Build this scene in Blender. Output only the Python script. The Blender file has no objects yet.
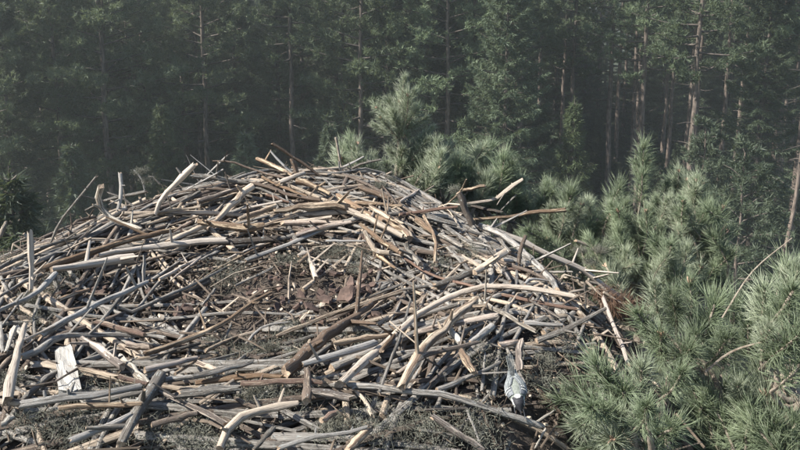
import bpy, math, random
import numpy as np
from mathutils import Vector, Matrix, noise

# ------------------------------------------------------------------ camera, sky, sun, exposure
SC = bpy.context.scene
COL = SC.collection
CAM_Z, PITCH, FPX, Y0 = 16.0, math.radians(-9.0), 400.0 / math.tan(math.radians(30.0)), 90.0
cam_d = bpy.data.cameras.new('camera')
cam_d.angle = math.radians(60.0)
cam_d.shift_y = -(225 - Y0) / 800.0
cam_d.clip_start, cam_d.clip_end = 0.05, 2000.0
cam = bpy.data.objects.new('camera', cam_d)
COL.objects.link(cam)
cam.location = (0, 0, CAM_Z)
cam.rotation_euler = (math.radians(90) + PITCH, 0, 0)
SC.camera = cam

SUN_AZ, SUN_EL = math.radians(-98.0), math.radians(44.0)      # azimuth from +Y towards +X
sun_dir = Vector((math.sin(SUN_AZ) * math.cos(SUN_EL), math.cos(SUN_AZ) * math.cos(SUN_EL), math.sin(SUN_EL)))
world = bpy.data.worlds.new('World')
SC.world = world
world.use_nodes = True
wn = world.node_tree
wn.nodes.clear()
sky = wn.nodes.new('ShaderNodeTexSky')
sky.sky_type = 'NISHITA'
sky.sun_disc = False
sky.sun_elevation = SUN_EL
sky.sun_rotation = SUN_AZ
bg = wn.nodes.new('ShaderNodeBackground')
bg.inputs['Strength'].default_value = 0.09
wo = wn.nodes.new('ShaderNodeOutputWorld')
wn.links.new(sky.outputs[0], bg.inputs[0])
wn.links.new(bg.outputs[0], wo.inputs[0])
sd = bpy.data.lights.new('sun', 'SUN')
sd.energy = 5.0
sd.angle = math.radians(0.5)
sd.color = (1.0, 0.96, 0.89)
sun = bpy.data.objects.new('sun', sd)
COL.objects.link(sun)
sun.location = (0, 0, 60)
sun.rotation_euler = sun_dir.to_track_quat('Z', 'Y').to_euler()
SC.view_settings.view_transform = 'Standard'
SC.view_settings.look = 'None'
SC.view_settings.exposure = 1.36
SC.view_settings.gamma = 1.0
SC.cycles.use_denoising = True
SC.cycles.max_bounces = 6
SC.cycles.diffuse_bounces = 3
SC.cycles.transmission_bounces = 3
SC.cycles.transparent_max_bounces = 4

# ------------------------------------------------------------------ helpers
C_R = np.array((1.0, 0, 0))
C_F = np.array((0, math.cos(PITCH), math.sin(PITCH)))
C_U = np.array((0, -math.sin(PITCH), math.cos(PITCH)))
CAMP = np.array((0, 0, CAM_Z))

def ray(px, py):
    return C_F + C_R * ((px - 400) / FPX) + C_U * ((Y0 - py) / FPX)

def at(px, py, depth):
    """point of the place seen at that photo pixel, `depth` metres along the view axis"""
    return CAMP + ray(px, py) * depth

def tag(o, label=None, cat=None, group=None, kind=None):
    if label: o['label'] = label
    if cat: o['category'] = cat
    if group: o['group'] = group
    if kind: o['kind'] = kind
    return o

def link(name, data, parent=None, loc=None):
    o = bpy.data.objects.new(name, data)
    COL.objects.link(o)
    if parent is not None: o.parent = parent
    if loc is not None: o.location = loc
    return o

def empty(name, loc):
    o = link(name, None)
    o.location = loc
    o.empty_display_size = 0.2
    return o

def mesh_np(name, V, F, mats, midx=None, uv=None, smooth=True):
    """triangle mesh from arrays"""
    V = np.asarray(V, dtype=np.float32).reshape(-1, 3)
    F = np.asarray(F, dtype=np.int32).reshape(-1, 3)
    me = bpy.data.meshes.new(name)
    me.vertices.add(len(V)); me.vertices.foreach_set('co', V.ravel())
    me.loops.add(F.size); me.loops.foreach_set('vertex_index', F.ravel())
    me.polygons.add(len(F))
    me.polygons.foreach_set('loop_start', np.arange(0, F.size, 3, dtype=np.int32))
    for m in mats: me.materials.append(m)
    if midx is not None: me.polygons.foreach_set('material_index', np.asarray(midx, dtype=np.int32))
    me.polygons.foreach_set('use_smooth', np.full(len(F), smooth, dtype=bool))
    if uv is not None:
        l = me.uv_layers.new(name='UVMap')
        l.data.foreach_set('uv', np.asarray(uv, dtype=np.float32)[F.ravel()].ravel())
    me.update(calc_edges=True)
    me.validate()
    return me

class Geo:
    """collects triangles of one object"""
    def __init__(s): s.V, s.F, s.M, s.U, s.n = [], [], [], [], 0
    def add(s, V, F, mi=0, uv=None):
        V = np.asarray(V, float).reshape(-1, 3); F = np.asarray(F, int).reshape(-1, 3)
        s.V.append(V); s.F.append(F + s.n)
        s.M.append(np.full(len(F), mi) if np.isscalar(mi) else np.asarray(mi))
        s.U.append(np.zeros((len(V), 2)) if uv is None else np.asarray(uv, float))
        s.n += len(V)
    def mesh(s, name, mats, origin=None, smooth=True):
        V = np.concatenate(s.V)
        if origin is not None: V = V - np.asarray(origin)
        return mesh_np(name, V, np.concatenate(s.F), mats, np.concatenate(s.M), np.concatenate(s.U), smooth)

def unit(a):
    a = np.asarray(a, float)
    return a / np.maximum(np.linalg.norm(a, axis=-1, keepdims=True), 1e-9)

def catmull(P, n):
    P = np.asarray(P, float)
    if len(P) == 2: P = np.array([P[0], P[0] * .5 + P[1] * .5, P[1]])
    Q = np.vstack([2 * P[0] - P[1], P, 2 * P[-1] - P[-2]])
    seg = np.linalg.norm(np.diff(P, axis=0), axis=1)
    cum = np.concatenate([[0], np.cumsum(seg)]); out = []
    for d in np.linspace(0, cum[-1], n):
        i = min(max(int(np.searchsorted(cum, d, 'right')) - 1, 0), len(seg) - 1)
        t = (d - cum[i]) / max(seg[i], 1e-9)
        a, b, c, e = Q[i], Q[i + 1], Q[i + 2], Q[i + 3]
        out.append(.5 * (2 * b + (c - a) * t + (2 * a - 5 * b + 4 * c - e) * t * t + (3 * b - a - 3 * c + e) * t ** 3))
    return np.array(out)

def tube(geo, P, R, sides, rg, rough=0.0, mi=0, capmi=None, ragged=0.0, flat=1.0):
    """uneven tapering tube along P; seam duplicated for the uv (u round, v metres along)"""
    P = np.asarray(P, float); n = len(P); R = np.broadcast_to(R, (n,)).astype(float)
    T = unit(np.gradient(P, axis=0))
    ref = np.array((0, 0, 1.0)) if abs(T[0][2]) < .8 else np.array((1.0, 0, 0))
    N = unit(np.cross(T[0], ref)); V = []; U = []
    L = np.concatenate([[0], np.cumsum(np.linalg.norm(np.diff(P, axis=0), axis=1))])
    lump = np.array([rg.uniform(-1, 1) for _ in range(sides)]) * rough * .7
    for i in range(n):
        N = unit(N - T[i] * np.dot(N, T[i])); B = np.cross(T[i], N)
        ring = []
        for k in range(sides):
            a = 2 * math.pi * k / sides
            r = R[i] * (1 + lump[k] + rg.uniform(-rough, rough))
            p = P[i] + (N * math.cos(a) + B * math.sin(a) * flat) * r
            if ragged and i in (0, n - 1):
                p = p + T[i] * (1 if i else -1) * rg.uniform(-.2, 1.0) * ragged * R[i]
            ring.append(p)
        ring.append(ring[0])
        V += ring
        U += [(k / sides, L[i]) for k in range(sides + 1)]
    w = sides + 1; F = []
    for i in range(n - 1):
        for k in range(sides):
            a, b, c, d = i * w + k, i * w + k + 1, (i + 1) * w + k + 1, (i + 1) * w + k
            F += [(a, b, c), (a, c, d)]
    M = [mi] * len(F)
    for i, sg in ((0, -1), (n - 1, 1)):
        c = len(V); V.append(P[i] + T[i] * sg * R[i] * rg.uniform(-.3, .5)); U.append((.5, L[i]))
        # own ring for the cap, so that the edge stays crisp
        c0 = len(V); V += [V[i * w + k] for k in range(sides)]; U += [(k / sides, L[i]) for k in range(sides)]
        for k in range(sides):
            q, r_ = c0 + k, c0 + (k + 1) % sides
            F.append((c, r_, q) if sg < 0 else (c, q, r_)); M.append(mi if capmi is None else capmi)
    geo.add(V, F, M, U)

def spikes(geo, base, d, length, width, npr, mi=0, bend=None):
    """N needles: three-sided tapering prisms with a bend"""
    base = np.asarray(base, float); d = unit(d); n = len(base)
    length = np.broadcast_to(length, (n,)); width = np.broadcast_to(width, (n,))
    s = unit(np.cross(d, npr.normal(size=(n, 3)))); t = np.cross(d, s)
    b = np.zeros((n, 3)) if bend is None else bend
    V = np.zeros((n, 7, 3))
    for k in range(3):
        a = 2 * math.pi * k / 3
        off = (s * math.cos(a) + t * math.sin(a)) * (width / 2)[:, None]
        V[:, k] = base + off
        V[:, 3 + k] = base + d * (length * .55)[:, None] + off * .85 + b * .3
    V[:, 6] = base + d * length[:, None] + b
    f = np.array([(0, 1, 4), (0, 4, 3), (1, 2, 5), (1, 5, 4), (2, 0, 3), (2, 3, 5), (3, 4, 6), (4, 5, 6), (5, 3, 6)])
    geo.add(V.reshape(-1, 3), (f[None] + (np.arange(n) * 7)[:, None, None]).reshape(-1, 3), mi)

def blades(geo, base, d, length, width, npr, mi=0):
    """N small slender leaf faces, for foliage tens of metres away"""
    base = np.asarray(base, float); d = unit(d); n = len(base)
    s = unit(np.cross(d, npr.normal(size=(n, 3))))
    length = np.broadcast_to(length, (n,))[:, None]; width = np.broadcast_to(width, (n,))[:, None]
    V = np.stack([base - s * width * .5, base + s * width * .5, base + d * length], axis=1)
    geo.add(V.reshape(-1, 3), np.arange(3 * n).reshape(-1, 3), mi)

# ------------------------------------------------------------------ materials
def new_mat(name):
    m = bpy.data.materials.new(name); m.use_nodes = True
    nt = m.node_tree; nt.nodes.clear()
    out = nt.nodes.new('ShaderNodeOutputMaterial')
    p = nt.nodes.new('ShaderNodeBsdfPrincipled')
    nt.links.new(p.outputs[0], out.inputs[0])
    return m, nt, p, out

def nd(nt, t, **kw):
    n = nt.nodes.new(t)
    for k, v in kw.items(): setattr(n, k, v)
    return n

def ramp(nt, fac, stops):
    r = nd(nt, 'ShaderNodeValToRGB'); e = r.color_ramp.elements
    while len(e) > 1: e.remove(e[-1])
    e[0].position, e[0].color = stops[0][0], (*stops[0][1], 1)
    for p, c in stops[1:]:
        x = e.new(p); x.color = (*c, 1)
    nt.links.new(fac, r.inputs[0]); return r

def mixc(nt, fac, a, b, mode='MIX'):
    m = nd(nt, 'ShaderNodeMix', data_type='RGBA', blend_type=mode)
    if isinstance(fac, (int, float)): m.inputs[0].default_value = fac
    else: nt.links.new(fac, m.inputs[0])
    for s, v in ((6, a), (7, b)):
        if isinstance(v, tuple): m.inputs[s].default_value = (*v, 1)
        else: nt.links.new(v, m.inputs[s])
    return m.outputs[2]

def wood_mat(name, peel_a, peel_b, bark_a, bark_b, barked, lichen=0.25, val=(0.75, 1.2)):
    """stick surface: bare wood showing between flakes of bark, grey lichen specks; each stick a little different"""
    m, nt, p, out = new_mat(name); L = nt.links
    uv = nd(nt, 'ShaderNodeUVMap'); oi = nd(nt, 'ShaderNodeObjectInfo')
    off = nd(nt, 'ShaderNodeMath', operation='MULTIPLY'); off.inputs[1].default_value = 37.0
    L.new(oi.outputs['Random'], off.inputs[0])
    cmb = nd(nt, 'ShaderNodeCombineXYZ'); L.new(off.outputs[0], cmb.inputs[0]); L.new(off.outputs[0], cmb.inputs[1])
    sep = nd(nt, 'ShaderNodeSeparateXYZ'); L.new(uv.outputs[0], sep.inputs[0])
    an = nd(nt, 'ShaderNodeMath', operation='MULTIPLY'); an.inputs[1].default_value = 2 * math.pi; L.new(sep.outputs[0], an.inputs[0])
    co = nd(nt, 'ShaderNodeMath', operation='COSINE'); L.new(an.outputs[0], co.inputs[0])
    si = nd(nt, 'ShaderNodeMath', operation='SINE'); L.new(an.outputs[0], si.inputs[0])
    rd = nd(nt, 'ShaderNodeCombineXYZ'); L.new(co.outputs[0], rd.inputs[0]); L.new(si.outputs[0], rd.inputs[1]); L.new(sep.outputs[1], rd.inputs[2])
    def coords(sx, sy):
        mp = nd(nt, 'ShaderNodeVectorMath', operation='MULTIPLY'); mp.inputs[1].default_value = (sx, sx, sy)
        L.new(rd.outputs[0], mp.inputs[0])
        ad = nd(nt, 'ShaderNodeVectorMath', operation='ADD'); L.new(mp.outputs[0], ad.inputs[0]); L.new(cmb.outputs[0], ad.inputs[1])
        return ad.outputs[0]
    def noi(vec, sc, det=4, ro=.6):
        n = nd(nt, 'ShaderNodeTexNoise'); n.inputs['Scale'].default_value = sc
        n.inputs['Detail'].default_value = det; n.inputs['Roughness'].default_value = ro
        L.new(vec, n.inputs['Vector']); return n.outputs['Fac']
    patch = noi(coords(.9, 9), 1.0, 7, .72)
    grain = noi(coords(3.5, 16), 1.0, 7, .75)
    crack = noi(coords(3.2, 7), 1.0, 3, .5)
    speck = noi(coords(1.8, 75), 1.3, 4, .65)
    peel = ramp(nt, grain, [(.3, peel_a), (.7, peel_b)]).outputs[0]
    bark = ramp(nt, grain, [(.35, bark_a), (.7, bark_b)]).outputs[0]
    # share of bark differs from stick to stick
    th = nd(nt, 'ShaderNodeMapRange'); th.inputs[3].default_value = barked - .12; th.inputs[4].default_value = barked + .12
    L.new(oi.outputs['Random'], th.inputs[0])
    sub = nd(nt, 'ShaderNodeMath', operation='SUBTRACT'); L.new(th.outputs[0], sub.inputs[0]); L.new(patch, sub.inputs[1])
    edge = nd(nt, 'ShaderNodeMapRange'); edge.inputs[1].default_value = -.025; edge.inputs[2].default_value = .025
    L.new(sub.outputs[0], edge.inputs[0])
    c = mixc(nt, edge.outputs[0], peel, bark)
    ck = nd(nt, 'ShaderNodeMapRange'); ck.inputs[1].default_value = .40; ck.inputs[2].default_value = .33; L.new(crack, ck.inputs[0])
    ckf = nd(nt, 'ShaderNodeMath', operation='MULTIPLY'); ckf.inputs[1].default_value = .65; L.new(ck.outputs[0], ckf.inputs[0])
    c = mixc(nt, ckf.outputs[0], c, (.05, .038, .028))
    lic = nd(nt, 'ShaderNodeMapRange'); lic.inputs[1].default_value = .74 - lichen * .4; lic.inputs[2].default_value = .79 - lichen * .4
    L.new(speck, lic.inputs[0])
    lf = nd(nt, 'ShaderNodeMath', operation='MULTIPLY'); lf.inputs[1].default_value = .7; L.new(lic.outputs[0], lf.inputs[0])
    c = mixc(nt, lf.outputs[0], c, (.42, .45, .42))
    hs = nd(nt, 'ShaderNodeHueSaturation')
    wv = nd(nt, 'ShaderNodeTexWhiteNoise', noise_dimensions='1D'); L.new(off.outputs[0], wv.inputs['W'])
    vr = nd(nt, 'ShaderNodeMapRange'); vr.inputs[3].default_value, vr.inputs[4].default_value = val
    L.new(wv.outputs['Value'], vr.inputs[0]); L.new(vr.outputs[0], hs.inputs['Value'])
    sr = nd(nt, 'ShaderNodeMapRange'); sr.inputs[3].default_value, sr.inputs[4].default_value = .55, 1.1
    L.new(oi.outputs['Random'], sr.inputs[0]); L.new(sr.outputs[0], hs.inputs['Saturation'])
    L.new(c, hs.inputs['Color']); L.new(hs.outputs[0], p.inputs['Base Color'])
    p.inputs['Roughness'].default_value = .78
    p.inputs['Specular IOR Level'].default_value = .3
    bp = nd(nt, 'ShaderNodeBump'); bp.inputs['Strength'].default_value = .9; bp.inputs['Distance'].default_value = .006
    ad = nd(nt, 'ShaderNodeMath', operation='ADD'); L.new(grain, ad.inputs[0]); L.new(edge.outputs[0], ad.inputs[1])
    L.new(ad.outputs[0], bp.inputs['Height']); L.new(bp.outputs[0], p.inputs['Normal'])
    return m

def plain_mat(name, a, b, scale=20, rough=.85, coord='Object', bump=.3, dist=.01, detail=6):
    m, nt, p, out = new_mat(name); L = nt.links
    tc = nd(nt, 'ShaderNodeTexCoord')
    n = nd(nt, 'ShaderNodeTexNoise'); n.inputs['Scale'].default_value = scale; n.inputs['Detail'].default_value = detail
    n.inputs['Roughness'].default_value = .65
    L.new(tc.outputs[coord], n.inputs['Vector'])
    r = ramp(nt, n.outputs['Fac'], [(.32, a), (.68, b)])
    L.new(r.outputs[0], p.inputs['Base Color'])
    p.inputs['Roughness'].default_value = rough; p.inputs['Specular IOR Level'].default_value = .25
    if bump:
        bp = nd(nt, 'ShaderNodeBump'); bp.inputs['Strength'].default_value = bump; bp.inputs['Distance'].default_value = dist
        L.new(n.outputs['Fac'], bp.inputs['Height']); L.new(bp.outputs[0], p.inputs['Normal'])
    return m

def leaf_mat(name, a, b, scale, transl=.3, rough=.45, spec=.5, vary=.25):
    """needles: reflecting and letting some light through, uneven from tuft to tuft and tree to tree"""
    m, nt, p, out = new_mat(name); L = nt.links
    tc = nd(nt, 'ShaderNodeTexCoord'); oi = nd(nt, 'ShaderNodeObjectInfo')
    n = nd(nt, 'ShaderNodeTexNoise'); n.inputs['Scale'].default_value = scale; n.inputs['Detail'].default_value = 4
    L.new(tc.outputs['Object'], n.inputs['Vector'])
    c = ramp(nt, n.outputs['Fac'], [(.3, a), (.7, b)]).outputs[0]
    hs = nd(nt, 'ShaderNodeHueSaturation')
    v = nd(nt, 'ShaderNodeMapRange'); v.inputs[3].default_value, v.inputs[4].default_value = 1 - vary, 1 + vary
    L.new(oi.outputs['Random'], v.inputs[0]); L.new(v.outputs[0], hs.inputs['Value'])
    L.new(c, hs.inputs['Color']); L.new(hs.outputs[0], p.inputs['Base Color'])
    p.inputs['Roughness'].default_value = rough; p.inputs['Specular IOR Level'].default_value = spec
    t = nd(nt, 'ShaderNodeBsdfTranslucent')
    tcol = mixc(nt, .35, hs.outputs[0], (.22, .25, .09), 'MIX')
    L.new(tcol, t.inputs[0])
    mx = nd(nt, 'ShaderNodeMixShader'); mx.inputs[0].default_value = transl
    L.new(p.outputs[0], mx.inputs[1]); L.new(t.outputs[0], mx.inputs[2]); L.new(mx.outputs[0], out.inputs[0])
    return m

M_PEEL = wood_mat('peeled_wood', (.28, .20, .13), (.62, .495, .35), (.11, .07, .045), (.27, .185, .12), .44, .15)
M_GREY = wood_mat('grey_weathered_wood', (.185, .162, .136), (.44, .395, .335), (.085, .072, .06), (.22, .195, .165), .47, .40)
M_BARK = wood_mat('brown_barked_wood', (.34, .24, .16), (.50, .39, .28), (.075, .052, .038), (.19, .135, .095), .58, .3)
M_RED = wood_mat('reddish_barked_wood', (.34, .24, .165), (.52, .40, .29), (.12, .072, .052), (.26, .16, .115), .50, .25)
M_DARK = wood_mat('dark_barked_wood', (.20, .16, .13), (.30, .25, .20), (.035, .028, .022), (.10, .08, .065), .62, .3)
M_WHITE = wood_mat('fresh_white_wood', (.36, .31, .24), (.64, .58, .48), (.16, .13, .10), (.34, .28, .22), .42, .1, (.9, 1.05))
M_SLAB = wood_mat('split_board', (.24, .205, .155), (.52, .47, .38), (.15, .115, .085), (.32, .26, .2), .46, .05, (1, 1))
M_END = plain_mat('broken_wood_end', (.10, .07, .05), (.38, .29, .205), 160, .85)
WOOD = {'P': M_PEEL, 'G': M_GREY, 'B': M_BARK, 'O': M_RED, 'D': M_DARK, 'W': M_WHITE}
M_LITTER = plain_mat('nest_litter', (.022, .018, .015), (.12, .098, .08), 34, .95, bump=.9, dist=.02, detail=9)
M_TWIGS = plain_mat('fine_twigs', (.03, .023, .018), (.15, .115, .085), 9, .85, bump=0)
M_TWIGP = plain_mat('pale_fine_twigs', (.14, .11, .085), (.42, .35, .27), 11, .85, bump=0)
M_LICHEN = plain_mat('beard_lichen', (.055, .052, .040), (.20, .20, .16), 22, .95, bump=0)
M_FLAKE = plain_mat('pine_bark_flake', (.032, .022, .018), (.13, .088, .070), 30, .9, bump=.6, dist=.006)
WOOD['R'] = M_FLAKE
M_CHIP = plain_mat('wood_chip', (.22, .16, .11), (.52, .45, .36), 60, .85, bump=.3, dist=.003)
M_DRY = leaf_mat('dead_needles', (.075, .042, .028), (.18, .11, .07), 12, .15, .6, .3, .15)
M_NEEDLE = leaf_mat('pine_needles', (.15, .195, .115), (.37, .43, .275), 9, .45, .38, .55, .25)
M_STEM = plain_mat('pine_twig_bark', (.10, .075, .055), (.30, .26, .21), 60, .85, bump=.5, dist=.003)
M_BUD = plain_mat('pine_bud', (.26, .16, .11), (.42, .30, .22), 120, .7, bump=0)
M_GROUND = plain_mat('forest_floor', (.018, .024, .012), (.055, .06, .032), 1.4, .95, bump=.8, dist=.15, detail=10)
M_FPINE = leaf_mat('forest_pine_needles', (.058, .085, .048), (.135, .17, .098), .6, .3, .6, .3, .3)
M_FSPRUCE = leaf_mat('forest_spruce_needles', (.034, .052, .032), (.082, .104, .062), .7, .25, .6, .3, .3)
M_FDARK = leaf_mat('dark_pine_needles', (.03, .043, .026), (.07, .088, .055), .6, .2, .6, .3, .1)
M_FYOUNG = leaf_mat('young_spruce_needles', (.04, .058, .027), (.09, .115, .056), .9, .3, .6, .3, .1)

def trunk_mat():
    m, nt, p, out = new_mat('pine_trunk_bark'); L = nt.links
    tc = nd(nt, 'ShaderNodeTexCoord')
    mp = nd(nt, 'ShaderNodeMapping'); mp.inputs['Scale'].default_value = (7, 7, 1.8)
    L.new(tc.outputs['Object'], mp.inputs[0])
    n = nd(nt, 'ShaderNodeTexNoise'); n.inputs['Scale'].default_value = 1.6; n.inputs['Detail'].default_value = 7
    L.new(mp.outputs[0], n.inputs['Vector'])
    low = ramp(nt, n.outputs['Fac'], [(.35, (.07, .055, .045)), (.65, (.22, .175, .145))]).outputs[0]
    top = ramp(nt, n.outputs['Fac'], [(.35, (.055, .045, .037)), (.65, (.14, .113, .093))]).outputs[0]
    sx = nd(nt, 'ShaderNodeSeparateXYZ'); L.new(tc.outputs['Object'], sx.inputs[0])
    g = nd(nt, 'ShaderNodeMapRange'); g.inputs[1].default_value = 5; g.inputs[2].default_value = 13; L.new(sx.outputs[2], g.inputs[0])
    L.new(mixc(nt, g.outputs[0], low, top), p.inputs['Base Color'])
    p.inputs['Roughness'].default_value = .9; p.inputs['Specular IOR Level'].default_value = .2
    bp = nd(nt, 'ShaderNodeBump'); bp.inputs['Strength'].default_value = .8; bp.inputs['Distance'].default_value = .03
    L.new(n.outputs['Fac'], bp.inputs['Height']); L.new(bp.outputs[0], p.inputs['Normal'])
    return m
M_TRUNK = trunk_mat()
M_STRUNK = plain_mat('spruce_trunk_bark', (.04, .034, .03), (.11, .092, .078), 6, .9, bump=.6, dist=.02)

# ------------------------------------------------------------------ ground
def build_ground():
    g = Geo(); n = 90
    t = np.linspace(-1, 1, n); ax = np.sign(t) * (np.abs(t) ** 2.2) * 700
    V = []
    for y in ax:
        for x in ax:
            r = math.hypot(x, y)
            V.append((x, y + 45, .35 * noise.noise(Vector((x * .12, y * .12, 0))) - (.25 if r > 90 else 0)))
    F = []
    for j in range(n - 1):
        for i in range(n - 1):
            a = j * n + i; F += [(a, a + 1, a + n + 1), (a, a + n + 1, a + n)]
    g.add(V, F)
    return tag(link('forest_floor', g.mesh('forest_floor', [M_GROUND])), kind='structure')
build_ground()

def ground_cover():
    """low heath and grass of the clearing and the wood's edge"""
    npr = np.random.default_rng(66); g = Geo(); n = 2600
    y = npr.uniform(4, 62, n); x = npr.uniform(-1, 1, n) * (y * .68 + 6)
    keep = np.array([noise.noise(Vector((a * .16, b * .16, 4))) > -.12 for a, b in zip(x, y)]); x, y = x[keep], y[keep]
    z = np.array([.35 * noise.noise(Vector((a * .12, (b - 45) * .12, 0))) for a, b in zip(x, y)])
    m = 26; c = np.repeat(np.stack([x, y, z - .05], 1), m, 0); size = np.repeat(npr.uniform(.12, .5, len(x)), m)
    off = npr.normal(size=(len(c), 3)) * np.stack([size, size, size * .35], 1); off[:, 2] = np.abs(off[:, 2])
    blades(g, c + off, npr.normal(size=(len(c), 3)) + np.array((0, 0, 1.0)), npr.uniform(.12, .34, len(c)), npr.uniform(.03, .08, len(c)), npr)
    o = link('ground_cover', g.mesh('ground_cover', [leaf_mat('heath_leaves', (.03, .04, .015), (.10, .11, .045), .5, .25, .6, .3, 0)], smooth=False))
    tag(o, 'low heath and grass covering the forest floor', 'ground cover', kind='stuff')
ground_cover()

# ------------------------------------------------------------------ forest trees
def pine_variant(seed, H, base, rad, nlimb, mats_leaf, dens=1.0, stubs=14, lean=0.0, thick=1.0):
    rg = random.Random(seed); npr = np.random.default_rng(seed)
    tg, cg = Geo(), Geo()
    zs = np.linspace(-.3, H, 12)
    bx = [rg.uniform(-.05, .05) + lean * z for z in zs]; by = [rg.uniform(-.05, .05) for z in zs]
    P = np.stack([bx, by, zs], 1)
    r0 = (.013 * H * .5 + .03) * thick
    tube(tg, P, np.interp(zs, [-.3, 0.6, H], [r0 * 1.35, r0, .025]), 9, rg, .05)
    def axis(z): return np.array((np.interp(z, zs, bx), np.interp(z, zs, by), z))
    for _ in range(stubs):                                   # dead snags below the crown
        z = rg.uniform(base * .35, base * 1.15); a = rg.uniform(0, 6.28); l = rg.uniform(.3, 1.5)
        d = np.array((math.cos(a), math.sin(a), rg.uniform(-.25, .3)))
        q = [axis(z), axis(z) + d * l * .5, axis(z) + d * l + np.array((0, 0, rg.uniform(-.2, .2)))]
        tube(tg, q, [.028, .02, .008], 4, rg, .1, 1)
    for k in range(nlimb):
        f = (k + rg.random()) / nlimb
        z = base + (H - base) * f ** .9
        a = k * 2.399 + rg.uniform(-.5, .5)
        prof = math.sin(math.pi * min(1, (.16 + .84 * f)) ** .8) ** .6 if f < .97 else .3
        l = max(.35, rad * prof * rg.uniform(.55, 1.15))
        d = np.array((math.cos(a), math.sin(a), 0)); up = .1 + .45 * f
        A = axis(z)
        path = catmull([A, A + d * l * .45 + np.array((0, 0, l * (up - .15))), A + d * l + np.array((0, 0, l * up))], 6)
        tube(tg, path, np.linspace(.05 * (1.2 - f), .012, 6), 4, rg, .1, 1)
        nt_ = max(3, int(l * 4.2 * dens))
        base_p, dirs = [], []
        for j in range(nt_):
            t = rg.uniform(.35, 1.0); p = path[0] + (path[-1] - path[0]) * t
            p = path[min(5, int(t * 5))] * (1 - (t * 5 % 1)) + path[min(5, int(t * 5) + 1)] * (t * 5 % 1) if t < 1 else path[-1]
            sd_ = np.array((-d[1], d[0], 0)) * rg.uniform(-1, 1) * l * .32 + np.array((0, 0, rg.uniform(-.05, .32)))
            e = p + sd_
            for q in range(int(rg.uniform(3, 6))):
                c = p + (e - p) * rg.uniform(.35, 1.1) + npr.normal(size=3) * .10
                m = 15
                dd = npr.normal(size=(m, 3)) + np.array((d[0] * .5, d[1] * .5, .55))
                base_p.append(np.repeat(c[None], m, 0) + npr.normal(size=(m, 3)) * .035); dirs.append(dd)
        b = np.concatenate(base_p); dd = np.concatenate(dirs)
        blades(cg, b, dd, npr.uniform(.15, .28, len(b)), npr.uniform(.03, .055, len(b)), npr)
    return tg.mesh('trunk', [M_TRUNK, M_STRUNK]), cg.mesh('crown', [mats_leaf], smooth=False)

def spruce_variant(seed, H, rad, mat, base=.04, dens=1.0):
    rg = random.Random(seed); npr = np.random.default_rng(seed)
    tg, cg = Geo(), Geo()
    zs = np.linspace(-.3, H, 8)
    tube(tg, np.stack([np.zeros(8), np.zeros(8), zs], 1), np.linspace(.011 * H + .03, .012, 8), 8, rg, .05)
    z = H * base; k = 0
    while z < H * .985:
        f = z / H; n = rg.choice((4, 5, 5, 6))
        for j in range(n):
            a = j * 6.283 / n + k * .9 + rg.uniform(-.3, .3)
            l = max(.15, rad * (1 - f) ** .8 * rg.uniform(.5, 1.2))
            d = np.array((math.cos(a), math.sin(a), 0)); side = np.array((-d[1], d[0], 0))
            A = np.array((0, 0, z))
            path = catmull([A, A + d * l * .5 + np.array((0, 0, l * (-.18 + .35 * f))), A + d * l + np.array((0, 0, l * (-.22 + .75 * f)))], 5)
            tube(tg, path, np.linspace(.022, .006, 5), 3, rg)
            m = max(14, int(l * 170 * dens))
            t = npr.uniform(.08, 1, m) ** .62
            i = np.clip((t * 4).astype(int), 0, 3); fr = (t * 4 - i)[:, None]
            p = path[i] * (1 - fr) + path[i + 1] * fr
            w = (1.05 - t) * l * .38 + .05
            s = npr.uniform(-1, 1, m)
            p = p + side[None] * (s * w)[:, None] + np.stack([0 * t, 0 * t, -np.abs(s) * w * .35 - npr.uniform(0, .12, m)], 1) + d[None] * (np.abs(s) * w * .5)[:, None]
            dirs = side[None] * np.sign(s)[:, None] * npr.uniform(.1, 1, m)[:, None] + d[None] * npr.uniform(.2, 1, m)[:, None] + np.stack([npr.normal(size=m) * .3, npr.normal(size=m) * .3, npr.normal(size=m) * .45 - .15], 1)
            blades(cg, p, dirs, npr.uniform(.13, .27, m), npr.uniform(.03, .055, m), npr)
        z += max(.2, .5 * (1 - f) + .14) * rg.uniform(.7, 1.3); k += 1
    c = np.repeat(np.array([[0, 0, H]]), 40, 0) - np.stack([np.zeros(40), np.zeros(40), npr.uniform(0, .5, 40)], 1)
    blades(cg, c, npr.normal(size=(40, 3)) * .6 + np.array((0, 0, .8)), .16, .03, npr)
    return tg.mesh('trunk', [M_STRUNK]), cg.mesh('crown', [mat], smooth=False)

HIGH = [pine_variant(11 + i, 24, 11.2 + i * .6, 3.0, 46, M_FPINE) for i in range(3)]
LOWP = [pine_variant(31 + i, 21, 5.5 + i, 3.3, 64, M_FPINE, 1.05, 6) for i in range(3)]
YOUNGP = [pine_variant(51, 11, 2.0, 2.2, 44, M_FDARK, 1.2, 0)]
SPRUCE = [spruce_variant(61 + i, 17 + 2 * i, 3.7, M_FSPRUCE) for i in range(2)]
YSPRUCE = [spruce_variant(71, 11, 2.2, M_FYOUNG, dens=1.3), spruce_variant(72, 9, 2.0, M_FSPRUCE, dens=1.3)]
THINP = [pine_variant(81, 22, 15, 1.6, 20, M_FPINE, .8, 22, .02, .55)]

trees_xy = []
def plant(name, var, x, y, label, cat, group=None, s=1.0, rz=0.0, tilt=(0, 0)):
    o = empty(name, (x, y, -.1))
    o.rotation_euler = (tilt[0], tilt[1], rz); o.scale = (s, s, s)
    link('trunk', var[0], o); link('crown', var[1], o)
    tag(o, label, cat, group); trees_xy.append((x, y)); return o

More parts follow.
